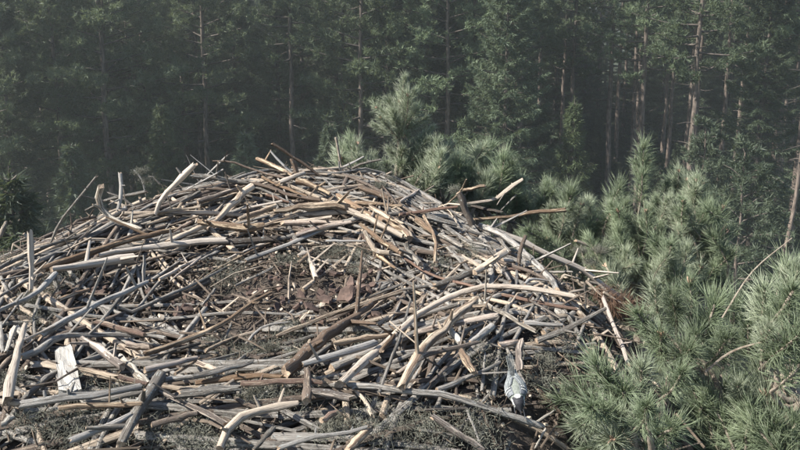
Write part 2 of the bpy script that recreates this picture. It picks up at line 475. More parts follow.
def ground_at(px, D): return (px - 400) / FPX * D, D      # D: metres from the camera along the view axis, near enough
def place_px(px, D, z=8):
    dep = D * math.cos(PITCH) - (z - CAM_Z) * -math.sin(PITCH) * -1
    dep = D * math.cos(PITCH) + (z - CAM_Z) * math.sin(PITCH)
    return (px - 400) / FPX * dep, D
def top_h(py, D): return CAM_Z + D * math.tan(PITCH + math.atan((Y0 - py) / FPX))

R0 = random.Random(5)
def named(kind, var, H, px, D, label, cat, top=None, s=None, tilt=(0, 0)):
    x, y = place_px(px, D, top_h(top, D) if top is not None else 10)
    s = top_h(top, D) / H if top is not None else (s or 1)
    plant(kind, var, x, y, label, cat, None, s, 0 if tilt[1] > .05 else R0.uniform(0, 6.28), tilt)

named('pine_tree', HIGH[0], 24, 642, 34, 'tall pine with a straight pale bare trunk in the dark gap of the wood', 'tree')
named('pine_tree', HIGH[1], 24, 694, 30, 'tall pine with a pinkish bare trunk left of a rounded young pine', 'tree')
named('pine_tree', HIGH[2], 24, 611, 38, 'tall pine with a slim dim trunk beside the yellowish young spruce', 'tree')
named('pine_tree', LOWP[0], 21, 106, 31, 'broad pine with a reddish trunk showing through its dark crown', 'tree', s=1.1)
named('pine_tree', HIGH[1], 24, 290, 36, 'tall pine with a thin leaning trunk behind the highest nest sticks', 'tree', tilt=(0, math.radians(-2)))
named('pine_tree', LOWP[1], 21, 205, 35, 'dark pine behind the left half of the nest', 'tree', s=1.1)
named('pine_tree', LOWP[2], 21, 447, 33, 'dark pine with drooping pale dead boughs behind the shoot leader', 'tree', s=1.05)
named('pine_tree', THINP[0], 22, 782, 25, 'thin leaning pine with a bare pale trunk at the wood edge', 'tree', tilt=(0, math.radians(3.5)))
named('spruce_tree', YSPRUCE[0], 11, 575, 29, 'yellowish green young spruce in front of the dark bare trunks', 'tree', top=95)
named('spruce_tree', YSPRUCE[0], 11, 160, 28, 'light green young spruce in front of the dark pines', 'tree', top=97)
named('spruce_tree', SPRUCE[0], 17, 8, 9.5, 'sunlit spruce top close beside the nest', 'tree', top=158)
named('pine_tree', YOUNGP[0], 11, 745, 23, 'rounded young pine below the thin leaning trunk', 'tree', top=150)
named('pine_tree', YOUNGP[0], 11, 706, 27, 'rounded young pine at the foot of the pinkish trunk', 'tree', top=126)
named('spruce_tree', YSPRUCE[1], 9, 245, 27, 'small dark spruce behind the upper nest sticks', 'tree', top=128)
named('spruce_tree', YSPRUCE[1], 9, 330, 29, 'small spruce in the shade left of the shoot leader', 'tree', top=120)
named('spruce_tree', SPRUCE[1], 19, 510, 30, 'big dark drooping spruce behind the pale green shoots', 'tree', top=-70)
named('spruce_tree', YSPRUCE[1], 9, 70, 24, 'low dark spruce behind the upright grey stick', 'tree', top=140)
named('spruce_tree', YSPRUCE[1], 9, 660, 33, 'low spruce between the pale and the pinkish trunk', 'tree', top=150)

def fill_forest():
    rg = random.Random(77)
    D = 26.0
    while D < 104:
        step = 3.3 + (D - 30) * .025
        x0, x1 = -.63 * D - 3, .64 * D + 4
        x = x0 + rg.uniform(0, step)
        while x < x1:
            px, py = x + rg.uniform(-1.2, 1.2), D + rg.uniform(-1.6, 1.6)
            x += step * rg.uniform(.8, 1.25)
            u = px / (py * .94) * FPX + 400
            if any((px - a) ** 2 + (py - b) ** 2 < 3.2 for a, b in trees_xy): continue
            right = u > 530
            if py < 32 and u > 300: continue
            if any(abs(px / py - a / b) < .035 and py < b for a, b in trees_xy[:18]): continue
            if right and py < 42 and 590 < u < 735: continue
            if right and 42 < py < 62 and rg.random() < .4: continue
            q = rg.random(); s = rg.uniform(.88, 1.12)
            if right:
                if q < (.84 if py < 62 else .45): v, k, lab, g = rg.choice(HIGH), 'pine_tree', 'tall high-crowned pine in the dark wood of bare trunks', 'pines of the dark wood'
                elif q < (.93 if py < 62 else .5): v, k, lab, g = YSPRUCE[1], 'spruce_tree', 'low spruce growing in shade under the tall pines', 'understorey spruces'; 
                else: v, k, lab, g = rg.choice(SPRUCE), 'spruce_tree', 'tall dark spruce among the pines of the wood', 'tall spruces'
            else:
                if q < (.34 if py > 33 else .6): v, k, lab, g = rg.choice(LOWP), 'pine_tree', 'bushy deep-crowned pine in the dense hazy wood', 'bushy pines of the wood'
                elif q < .58: v, k, lab, g = rg.choice(HIGH), 'pine_tree', 'tall high-crowned pine in the dark wood of bare trunks', 'pines of the dark wood'
                elif q < .85: v, k, lab, g = rg.choice(SPRUCE), 'spruce_tree', 'tall dark spruce among the pines of the wood', 'tall spruces'
                else: v, k, lab, g = YSPRUCE[1], 'spruce_tree', 'low spruce growing in shade under the tall pines', 'understorey spruces'
            plant(k, v, px, py, lab, 'tree', g, s, rg.uniform(0, 6.28), (rg.uniform(-.012, .012), rg.uniform(-.015, .015)))
        D += step
fill_forest()
def understorey():
    rg = random.Random(90)
    for _ in range(46):
        D = rg.uniform(36, 66); u = rg.uniform(500, 815) if rg.random() < .75 else rg.uniform(0, 500)
        x, y = place_px(u, D, 3)
        if any((x - a) ** 2 + (y - b) ** 2 < 1.6 for a, b in trees_xy): continue
        plant('spruce_tree', YSPRUCE[1], x, y, 'spruce sapling on the shaded forest floor under bare pine trunks', 'tree', 'spruce saplings', rg.uniform(.25, .6), rg.uniform(0, 6.28))
understorey()

# ------------------------------------------------------------------ nest shape
NX, NY, NR = -.36, 1.86, 1.0
def nest_top(x, y):
    dx, dy = x - NX, y - NY
    r = math.hypot(dx / 1.02, dy)
    z = -.835 + .045 * math.exp(-((r - .70) / .20) ** 2) - .02 * math.exp(-(r / .4) ** 2)
    z += .05 * max(0, min(1, (dy - .25) / .5)) * math.exp(-((dx + .02) / .5) ** 2)
    back = max(0, min(1, (dy + .35) / .7))
    z -= back * (.29 if dx > 0 else .15) * max(0, abs(dx + .02) - (.30 if dx > 0 else .45)) ** 1.15
    e = max(0, r - .84)
    z -= 1.7 * e ** 1.35
    z += .018 * noise.noise(Vector((x * 5, y * 5, 1.7)))
    return CAM_Z + z

def on_nest(px, py, dz=0.0):
    d = ray(px, py); t = .7
    while t < 3.4:
        p = CAMP + d * t
        if p[2] < nest_top(p[0], p[1]) + dz:
            for _ in range(6):
                t -= .002
                p2 = CAMP + d * t
                if p2[2] > nest_top(p2[0], p2[1]) + dz: break
            return CAMP + d * t, t
        t += .012
    return None, None

nest = empty('nest', (NX, NY, CAM_Z - 1.5))
tag(nest, 'huge bird nest of piled grey and tan sticks on top of the pine', 'nest')
NO = Vector(nest.location)

def build_mound():
    g = Geo(); n, m = 72, 22
    V = [(NX, NY, nest_top(NX, NY) - .02)]
    rr = [(j / m) ** .8 * 1.14 for j in range(1, m + 1)]
    for r in rr:
        for k in range(n):
            a = 6.28318 * k / n
            x, y = NX + r * math.cos(a) * 1.02, NY + r * math.sin(a)
            z = nest_top(x, y) - .022 + .018 * noise.noise(Vector((x * 16, y * 16, 5))) + .01 * noise.noise(Vector((x * 45, y * 45, 9)))
            V.append((x, y, z))
    for r, dz in ((1.0, -.85), (.6, -1.05), (.2, -1.2)):      # underside, closing on the limbs
        for k in range(n):
            a = 6.28318 * k / n
            V.append((NX + r * math.cos(a), NY + r * math.sin(a), CAM_Z - .55 + dz + .03 * noise.noise(Vector((k * .7, r * 9, 3)))))
    F = [(0, 1 + k, 1 + (k + 1) % n) for k in range(n)]
    for j in range(m + 2):
        for k in range(n):
            a, b = 1 + j * n + k, 1 + j * n + (k + 1) % n
            F += [(a, a + n, b + n), (a, b + n, b)]
    g.add(V, F)
    link('lining', g.mesh('lining', [M_LITTER], NO), nest)
build_mound()

# sticks read off the photograph: width in its pixels, kind of wood, points along it (photo pixels, laid on the mound)
TRACED = [
 (3,'G',[(51,242),(60,222),(74,204),(96,177)]), (7,'W',[(101,187),(98,201),(107,216),(125,224),(141,229)]),
 (4,'G',[(86,210),(110,199),(144,192)]), (6,'P',[(156,212),(165,195),(192,167)]),
 (6,'P',[(30,235),(31,262),(31,288)]), (5,'G',[(0,268),(12,261),(47,246),(82,235),(100,225)]),
 (8,'P',[(46,268),(100,249),(140,237),(172,230)]), (8,'P',[(100,255),(150,247),(200,242),(226,240)]),
 (4,'P',[(125,219),(175,210),(200,207)]), (4,'P',[(147,225),(172,216),(181,204)]),
 (4,'O',[(172,232),(193,221)]), (7,'P',[(170,241),(200,227),(215,221)]), (3,'G',[(180,202),(200,191)]),
 (11,'P',[(53,269),(88,264),(122,260),(132,258)]), (3,'B',[(67,256),(78,240),(90,232)]), (6,'W',[(0,236),(6,222)]),
 (4,'B',[(69,236),(75,222),(95,217)]),
 (3,'B',[(214,161),(232,162),(257,171),(284,178)]), (5,'P',[(257,159),(272,165),(292,175)]),
 (4,'B',[(273,144),(300,162),(320,176)]), (6,'B',[(292,160),(297,173)]), (6,'G',[(196,176),(220,179),(246,182)]),
 (5,'B',[(222,186),(250,184),(272,188),(285,194),(320,200)]), (7,'P',[(297,181),(315,186),(330,194)]),
 (5,'P',[(280,182),(304,173)]), (10,'P',[(216,221),(232,205),(252,187)]), (6,'B',[(198,202),(222,194),(238,189)]),
 (4,'G',[(202,205),(232,196)]), (10,'P',[(275,211),(300,207),(340,206),(346,207)]), (6,'P',[(239,219),(255,214),(275,206)]),
 (9,'P',[(200,222),(215,224),(245,228),(262,226)]), (5,'P',[(238,235),(265,225),(296,216)]),
 (4,'P',[(275,224),(300,221),(330,217)]), (6,'O',[(285,223),(340,222)]), (6,'O',[(297,235),(322,227),(350,222)]),
 (5,'G',[(246,260),(275,250),(308,236),(340,224)]), (8,'D',[(200,241),(232,242),(275,239)]), (3,'P',[(225,260),(250,249),(272,240)]),
 (8,'P',[(340,197),(362,210),(385,222),(404,231)]), (7,'P',[(350,211),(375,222),(402,236)]), (6,'P',[(360,224),(380,240),(402,254)]),
 (6,'W',[(365,232),(375,250),(390,253)]), (7,'B',[(362,188),(388,198)]), (5,'P',[(357,203),(400,206)]), (6,'P',[(370,207),(400,223)]),
 (3,'G',[(327,241),(365,241)]), (4,'P',[(262,177),(282,187),(307,196)]), (4,'G',[(200,260),(219,251)]), (4,'O',[(267,195),(288,202)]),
 (3,'P',[(242,209),(282,201)]), (3,'B',[(207,189),(237,190)]),
 (4,'P',[(466,204),(495,199),(510,188),(522,180)]), (5,'P',[(464,190),(484,186)]), (5,'P',[(475,219),(510,217),(535,212),(562,210)]),
 (4,'D',[(472,206),(500,212)]), (2,'G',[(501,210),(516,195)]), (2,'D',[(507,221),(542,231)]), (8,'D',[(459,193),(464,208),(472,225)]),
 (8,'G',[(480,226),(500,233),(520,249),(535,262),(550,278),(557,290)]),
 (7,'P',[(487,227),(520,241),(550,256),(580,269),(600,283),(628,303),(657,324)]),
 (4,'O',[(400,215),(432,210),(457,207)]), (4,'P',[(424,216),(435,238),(435,262)]), (6,'P',[(417,220),(432,232)]),
 (6,'G',[(440,235),(463,247)]), (9,'P',[(400,226),(410,238)]), (7,'G',[(405,245),(420,264)]), (3,'G',[(467,241),(487,246),(497,254)]),
 (8,'G',[(427,217),(457,225)]), (4,'O',[(400,202),(419,190)]), (4,'G',[(495,235),(510,252)]), (5,'W',[(577,241),(590,246),(603,256)]),
 (5,'W',[(600,254),(621,245)]),
 (7,'G',[(0,310),(35,294),(54,275)]), (5,'G',[(0,296),(25,281),(40,275)]), (8,'G',[(41,335),(72,317),(95,305),(147,282)]),
 (4,'G',[(144,256),(144,281)]), (4,'G',[(121,308),(127,314),(160,299),(200,281),(225,268)]), (6,'O',[(96,322),(125,330),(144,335)]),
 (7,'G',[(22,357),(40,350),(57,338),(82,335),(144,336),(165,338)]), (6,'P',[(147,353),(175,344),(200,334),(225,323),(250,304),(270,293)]),
 (10,'P',[(8,399),(15,363),(21,338),(25,325)]), (6,'W',[(6,352),(15,328)]), (6,'G',[(0,326),(3,352)]),
 (4,'G',[(152,280),(190,255)]), (4,'P',[(160,279),(195,260)]), (3,'O',[(170,281),(200,258)]), (3,'B',[(104,271),(180,252)]),
 (8,'O',[(130,345),(148,347)]),
 (5,'P',[(277,336),(325,317),(372,301),(402,291)]), (14,'B',[(287,370),(307,350),(340,327),(370,305)]), (6,'P',[(336,343),(387,335)]),
 (5,'G',[(285,344),(327,332)]), (5,'P',[(207,350),(238,336)]), (3,'G',[(225,340),(231,324)]), (3,'G',[(247,343),(262,327),(290,322)]),
 (6,'P',[(310,260),(316,278)]), (4,'P',[(298,256),(313,250)]), (5,'P',[(299,263),(312,251)]),
 (3,'P',[(200,280),(232,261),(270,243)]), (4,'P',[(370,243),(376,254),(395,268)]), (4,'P',[(377,252),(400,256)]),
 (6,'P',[(382,350),(400,328)]), (3,'G',[(235,286),(272,268)]), (3,'G',[(362,300),(402,284)]), (2,'B',[(360,272),(367,255)]), (4,'G',[(202,306),(215,289)]),
 (8,'P',[(341,383),(383,347),(410,322),(432,306),(462,292),(495,286),(525,288),(555,292),(572,296)]),
 (11,'P',[(403,385),(420,354),(447,326),(475,301)]), (6,'W',[(475,300),(500,312),(533,330)]), (7,'O',[(416,333),(462,322),(495,316)]),
 (6,'G',[(523,323),(562,325)]), (7,'G',[(537,341),(570,328),(606,308)]), (5,'G',[(482,352),(500,331),(508,306)]),
 (8,'W',[(450,329),(461,343)]), (9,'G',[(470,342),(492,326)]), (10,'G',[(435,285),(472,272)]), (9,'P',[(475,272),(490,262),(505,252)]),
 (4,'O',[(405,259),(432,275),(470,286),(500,294),(550,305),(575,309)]), (4,'O',[(507,269),(530,271)]), (5,'W',[(502,260),(530,263)]),
 (3,'G',[(525,284),(532,279),(555,282)]), (3,'G',[(550,272),(572,272)]), (4,'D',[(502,267),(510,281)]), (3,'G',[(400,285),(411,300)]),
 (4,'G',[(379,394),(390,363),(402,330),(411,300)]), (3,'P',[(427,301),(442,294)]), (2,'B',[(562,305),(590,290)]), (3,'G',[(585,285),(586,305)]),
 (8,'O',[(500,345),(518,342)]), (4,'G',[(400,290),(427,286)]), (5,'G',[(437,288),(475,281)]),
 (5,'O',[(603,298),(610,316),(618,335),(628,364)]), (2,'B',[(600,269),(625,273)]), (2,'G',[(615,286),(629,278)]),
 (3,'B',[(21,387),(55,382),(72,371),(89,364)]), (9,'B',[(82,338),(105,353),(122,366)]), (8,'W',[(122,358),(147,384)]),
 (7,'P',[(82,369),(115,377)]), (8,'P',[(0,402),(22,402)]), (6,'P',[(62,408),(100,405),(140,404)]),
 (10,'G',[(24,404),(60,399),(105,392),(140,386)]), (6,'G',[(92,402),(145,392)]), (15,'G',[(121,443),(140,403),(160,377)]),
 (9,'G',[(75,439),(105,427),(130,415)]), (6,'O',[(120,377),(147,384)]), (4,'G',[(135,364),(200,343)]), (8,'O',[(145,370),(197,358)]),
 (4,'P',[(175,374),(200,358)]), (6,'G',[(162,380),(200,376)]), (10,'G',[(182,394),(215,390),(238,388)]), (6,'B',[(160,392),(197,408),(225,424)]),
 (7,'B',[(152,425),(197,413)]), (8,'W',[(2,424),(14,416)]), (4,'D',[(50,442),(67,418)]),
 (7,'G',[(196,376),(225,369),(252,362)]), (6,'P',[(196,383),(237,378),(267,376),(300,379)]), (6,'O',[(241,384),(300,381),(322,383)]),
 (10,'B',[(307,370),(307,400)]), (10,'B',[(312,391),(350,398)]),
 (7,'G',[(335,385),(380,386),(400,391),(437,394),(475,404),(505,414),(540,426)]), (5,'P',[(350,386),(365,400),(372,415)]),
 (6,'G',[(280,448),(305,439),(340,434),(366,427)]), (9,'P',[(348,450),(366,432)]), (10,'P',[(220,448),(231,425),(260,410),(298,403)]),
 (5,'B',[(235,398),(260,410)]), (7,'G',[(255,448),(272,430)]), (8,'G',[(304,364),(340,354),(375,343)]), (7,'O',[(323,420),(335,413)]),
 (7,'P',[(200,364),(222,372)]),
 (6,'B',[(400,372),(425,356),(475,343)]), (6,'G',[(437,390),(472,376),(500,362)]), (9,'P',[(462,353),(474,372)]), (4,'B',[(430,383),(460,353)]),
 (4,'G',[(485,353),(482,391)]), (4,'D',[(425,410),(475,408)]), (7,'B',[(435,418),(482,449)]), (3,'G',[(467,410),(480,443)]),
 (4,'B',[(482,410),(496,446)]), (3,'W',[(529,427),(555,410)]), (3,'W',[(535,448),(545,430)]), (9,'B',[(520,346),(519,357),(520,368)]),
 (2,'G',[(146,196),(142,180),(134,170)]), (2,'G',[(143,184),(150,176),(160,184)]), (5,'B',[(540,391),(560,412)]), (3,'B',[(530,300),(560,318)]), (4,'G',[(420,430),(460,436)]), (5,'P',[(60,300),(88,290)]),
]

stick_count = 0
def lay_stick(P, r, kind, seed, sides=7, rough=.12, taper=None):
    global stick_count
    if kind == 'R': rough, sides = .3, 12
    rg = random.Random(seed); P = np.asarray(P, float)
    L = float(np.linalg.norm(np.diff(P, axis=0), axis=1).sum())
    n = max(6, min(16, int(L / .035)))
    Q = catmull(P, n)
    wob = r * .22
    Q[1:-1] += np.array([[rg.uniform(-wob, wob) for _ in range(3)] for _ in range(n - 2)])
    t = taper if taper is not None else rg.uniform(.55, .9)
    R = np.linspace(1, t, n) * r * .90
    if rg.random() < .5: R = R[::-1].copy()
    for _ in range(rg.choice((0, 1, 1, 2))): R[rg.randrange(1, n - 1)] *= rg.uniform(1.1, 1.28)
    R[0] *= .92; R[-1] *= .9
    g = Geo()
    tube(g, Q, R, sides, rg, rough, 0, 1, ragged=rg.choice((.3, 1.0, 1.8, 2.6)))
    if L > .13:                                              # broken side twigs
        for _ in range(rg.choice((1, 1, 2, 3, 4))):
            i = rg.randrange(1, n - 1); T = unit(Q[min(i + 1, n - 1)] - Q[i - 1])
            d = unit(np.cross(T, [rg.uniform(-1, 1), rg.uniform(-1, 1), rg.uniform(-1, 1)]))
            if d[2] < 0: d = -d
            d = unit(d + T * rg.uniform(-.9, .9)); l = rg.uniform(.8, 3.2) * r + rg.choice((0, 0, 0, .03, .06, .11 if L > .3 else 0))
            tube(g, [Q[i], Q[i] + d * (R[i] + l * .5), Q[i] + d * (R[i] + l)], [r * .42, r * .32, r * .2], 5, rg, .1, 0, 1, ragged=.5)
    c = Q[n // 2]
    o = link('stick', g.mesh('stick', [WOOD[kind], M_END], c), nest)
    o.location = Vector(c) - NO
    stick_count += 1
    return Q

BIRD_PERCH = None
for idx, (w, kind, pts) in enumerate(TRACED):
    rg = random.Random(1000 + idx)
    layer = rg.uniform(.010, .030) + (.010 if w >= 6 else 0)
    hits = [on_nest(x, y, layer + .5 * w * 2.0 / FPX) for x, y in pts]
    deps = [t for _, t in hits if t]
    P = []
    for k, ((x, y), (p, t)) in enumerate(zip(pts, hits)):
        if t is None:                                        # sticks out past the rim: keeps the depth of its held end
            near = [(abs(j - k), h[1]) for j, h in enumerate(hits) if h[1]]
            t = (min(near)[1] if near else 2.75) + rg.uniform(-.04, .04)
        P.append((x, y, t))
    # an end that stands up (not lying) keeps the depth of its foot
    upright = abs(pts[0][0] - pts[-1][0]) < .85 * abs(pts[0][1] - pts[-1][1]) and abs(pts[0][1] - pts[-1][1]) < 60
    if upright and (idx in (4, 75) or pts[0][1] < 215 and pts[-1][1] < 245):
        foot = max(P, key=lambda q: q[1])[2]
        P = [(x, y, foot + (t - foot) * .15) for x, y, t in P]
    if len(P) >= 3:                                          # a stick is stiff: it bridges the hollows below it
        ts = np.array([t for _, _, t in P]); u = np.concatenate([[0], np.cumsum([math.dist(P[i][:2], P[i + 1][:2]) for i in range(len(P) - 1)])])
        fit = np.polyval(np.polyfit(u, ts, 1 if len(P) == 3 else 2), u)
        P = [(x, y, t * .3 + f * .7 - .004) for (x, y, t), f in zip(P, fit)]
    Q = [at(x, y, t) for x, y, t in P]
    dm = sum(t for _, _, t in P) / len(P)
    path = lay_stick(Q, .5 * w * dm / FPX, kind, 2000 + idx, 9 if w >= 6 else 6)
    if pts[0] == (335, 385): BIRD_PERCH = path

# flat white split board lying on the near left
def white_board():
    a = [on_nest(x, y, .02)[0] for x, y in ((55, 352), (70, 343), (82, 392), (59, 394))]
    a = np.array(a); n = unit(np.cross(a[1] - a[0], a[3] - a[0])); n = n if n[2] > 0 else -n
    g = Geo(); V = []; rows = 6; rg = random.Random(3)
    for j in range(rows):
        t = j / (rows - 1)
        l = a[0] * (1 - t) + a[3] * t; r = a[1] * (1 - t) + a[2] * t
        for s in (0, .33, .66, 1):
            V.append(l * (1 - s) + r * s + n * (.007 + rg.uniform(-.003, .003)) + (a[3] - a[0]) * (rg.uniform(-.09, .09) if j in (0, rows - 1) else 0) + (a[1] - a[0]) * rg.uniform(-.05, .05))
        for s in (1, .66, .33, 0):
            V.append(l * (1 - s) + r * s - n * .016)
    F = []
    for j in range(rows - 1):
        for k in range(8):
            p, q = j * 8 + k, j * 8 + (k + 1) % 8
            F += [(p, p + 8, q + 8), (p, q + 8, q)]
    for b, rev in ((0, 1), ((rows - 1) * 8, 0)):
        for k in range(1, 7):
            F.append((b, b + k, b + k + 1) if rev else (b, b + k + 1, b + k))
    uv = [((i % 8 if i % 8 < 4 else 7 - i % 8) * .11, (i // 8) * .03) for i, v in enumerate(V)]
    g.add(V, F, 0, uv)
    c = a.mean(0)
    o = link('wood_slab', g.mesh('wood_slab', [M_SLAB], c, smooth=False), nest); o.location = Vector(c) - NO
    o['label'] = 'flat bright white split piece of bare wood'
white_board()

# the layers underneath: more sticks, lying round the bowl
def filler():
    rg = random.Random(9); n = 0
    for k in range(16):                                      # loose ends sticking up and out along the far rim
        a = rg.uniform(.15, 3.0); r = rg.uniform(.72, .92); x, y = NX + r * math.cos(a), NY + r * math.sin(a)
        z = nest_top(x, y); b = rg.uniform(0, 6.283); L = rg.uniform(.12, .30); el = rg.uniform(.2, .9); rad = rg.uniform(.003, .008)
        d = np.array((math.cos(b) * math.cos(el), math.sin(b) * math.cos(el) * .5, math.sin(el))); c = np.array((x, y, z))
        lay_stick([c - d * L * .35, c + d * L * .3 + np.array((rg.gauss(0, .012), 0, rg.gauss(0, .012))), c + d * L * .75], rad, rg.choice('GGBP'), 4000 + k, 6)
    while stick_count < 298:
        a = rg.uniform(0, 6.283); r = math.sqrt(rg.uniform(.12, 1.22)) * .93
        x, y = NX + r * math.cos(a), NY + r * math.sin(a)
        tan = a + math.pi / 2 + rg.gauss(0, .55)
        if r > .9 and rg.random() < .4: tan = a + rg.gauss(0, .5)
        L = rg.uniform(.45, 1.1); rad = rg.choice((.005, .006, .008, .010, .012))
        pts = []
        dz = rg.uniform(-.010, .016)
        for s in (-.5, -.15, .2, .5):
            b = tan + s * rg.uniform(-.15, .25)
            px, py = x + math.cos(b) * L * s, y + math.sin(b) * L * s
            pts.append((px, py, nest_top(px, py) + dz + rad))
        pts = np.array(pts); pts[:, 2] = pts[:, 2] * .4 + np.linspace(pts[0, 2], pts[-1, 2], 4) * .55
        d = pts.mean(0)
        if d[1] < .45 or (d[0] > .12 and d[1] < 1.6 and r > .78): continue
        lay_stick(pts, rad, rg.choice('GGGGBPPPD'), 5000 + n, 7); n += 1
filler()

def buried_sticks():
    """the rest of the pile, half sunk between the sticks above"""
    rg = random.Random(19); g = Geo()
    for n in range(760):
        a = rg.uniform(0, 6.283); r = math.sqrt(rg.uniform(.10, 1.25)) * .93
        x, y = NX + r * math.cos(a), NY + r * math.sin(a)
        if y < .5 or (x > .12 and y < 1.6 and r > .78): continue
        tan = a + math.pi / 2 + rg.gauss(0, .6)
        L = rg.uniform(.3, .95); rad = rg.choice((.004, .005, .006, .007, .009)); dz = rg.uniform(-.024, .008)
        P = []
        for s in (-.5, -.15, .2, .5):
            b = tan + s * rg.uniform(-.15, .25); p, q = x + math.cos(b) * L * s, y + math.sin(b) * L * s
            P.append((p, q, nest_top(p, q) + dz + rad + rg.gauss(0, .004)))
        m = max(5, int(L / .05))
        tube(g, catmull(P, m), np.linspace(1, rg.uniform(.5, .85), m) * rad, 6, rg, .12, rg.randrange(5), 5, ragged=rg.choice((.2, 1.2)))
    o = link('buried_stick_layer', g.mesh('buried_stick_layer', [M_GREY, M_GREY, M_PEEL, M_BARK, M_GREY, M_END], NO), nest); o['kind'] = 'stuff'
buried_sticks()

def small_twigs():
    rg = random.Random(21); g = Geo()
    for i in range(620):                                    # thin crooked twigs wedged everywhere
        a = rg.uniform(0, 6.283); r = math.sqrt(rg.uniform(0, 1.3)) * .95
        x, y = NX + r * math.cos(a), NY + r * math.sin(a)
        if y < .5: continue
        b = a + math.pi / 2 + rg.gauss(0, .9); L = rg.uniform(.05, .24); z = nest_top(x, y)
        rad = rg.uniform(.0014, .0042); el = rg.gauss(.0, .22)
        d = np.array((math.cos(b), math.sin(b), el)); c = np.array((x, y, z + rg.uniform(-.012, .022)))
        k = np.array([rg.gauss(0, .012) for _ in range(3)])
        tube(g, [c - d * L * .5, c + k, c + d * L * .5], [rad, rad * .9, rad * .5], 4, rg, .1, rg.choice((0, 0, 0, 1)))
    o = link('small_twig_layer', g.mesh('small_twig_layer', [M_TWIGS, M_TWIGP], NO), nest); o['kind'] = 'stuff'
    npr = np.random.default_rng(8); n = 9000                  # fallen needles and shreds
    a = npr.uniform(0, 6.283, n); r = np.sqrt(npr.uniform(0, 1.1, n)) * .95
    x, y = NX + r * np.cos(a), NY + r * np.sin(a)
    z = np.array([nest_top(p, q) for p, q in zip(x, y)]) + npr.uniform(-.02, .006, n)
    g = Geo(); d = npr.normal(size=(n, 3)); d[:, 2] = np.abs(d[:, 2]) * .35
    spikes(g, np.stack([x, y, z], 1), d, npr.uniform(.02, .06, n), npr.uniform(.0015, .0045, n), npr)
    o = link('dry_litter', g.mesh('dry_litter', [M_TWIGS], NO), nest); o['kind'] = 'stuff'
small_twigs()

def lichen_tufts():
    rg = random.Random(31); npr = np.random.default_rng(31); g = Geo()
    spots = [(140,172),(148,180),(455,190),(462,205),(468,218),(470,255),(300,352),(250,350),(240,355),(225,352),(60,280),(45,290),(30,300),(35,320),
             (255,395),(262,400),(270,392),(190,430),(180,436),(200,440),(330,430),(350,425),(30,420),(60,425),(80,430),(385,420),(380,432),(372,428),(300,395),
             (485,360),(483,375),(545,360),(540,380),(470,420),(478,435),(425,425),(420,438),(340,250),(330,255),(360,255),(300,262),(280,260),(230,270),(225,280),
             (215,345),(390,180),(380,185),(440,265),(475,250),(580,250),(590,262),(600,250),(350,345),(365,350),(120,400),(10,380),(160,430),(560,340),(270,350)]
    for i in range(8): spots.append((rg.uniform(0, 540), rg.uniform(240, 448)))
    for px, py in spots:
        p, t = on_nest(px, py, .008)
        if p is None: p = at(px, py, 2.65)
        m = rg.randint(380, 620); R = rg.uniform(.012, .034) if p[1] < 2.5 else .013
        c = p[None] + npr.normal(size=(m, 3)) * np.array((R, R, R * .45))
        d = npr.normal(size=(m, 3)) + np.array((0, 0, .5))
        spikes(g, c, d, npr.uniform(.004, .013, m), npr.uniform(.0007, .0016, m), npr, 0, npr.normal(size=(m, 3)) * .005)
    o = link('lichen_tufts', g.mesh('lichen_tufts', [M_LICHEN], NO), nest); o['kind'] = 'stuff'
lichen_tufts()

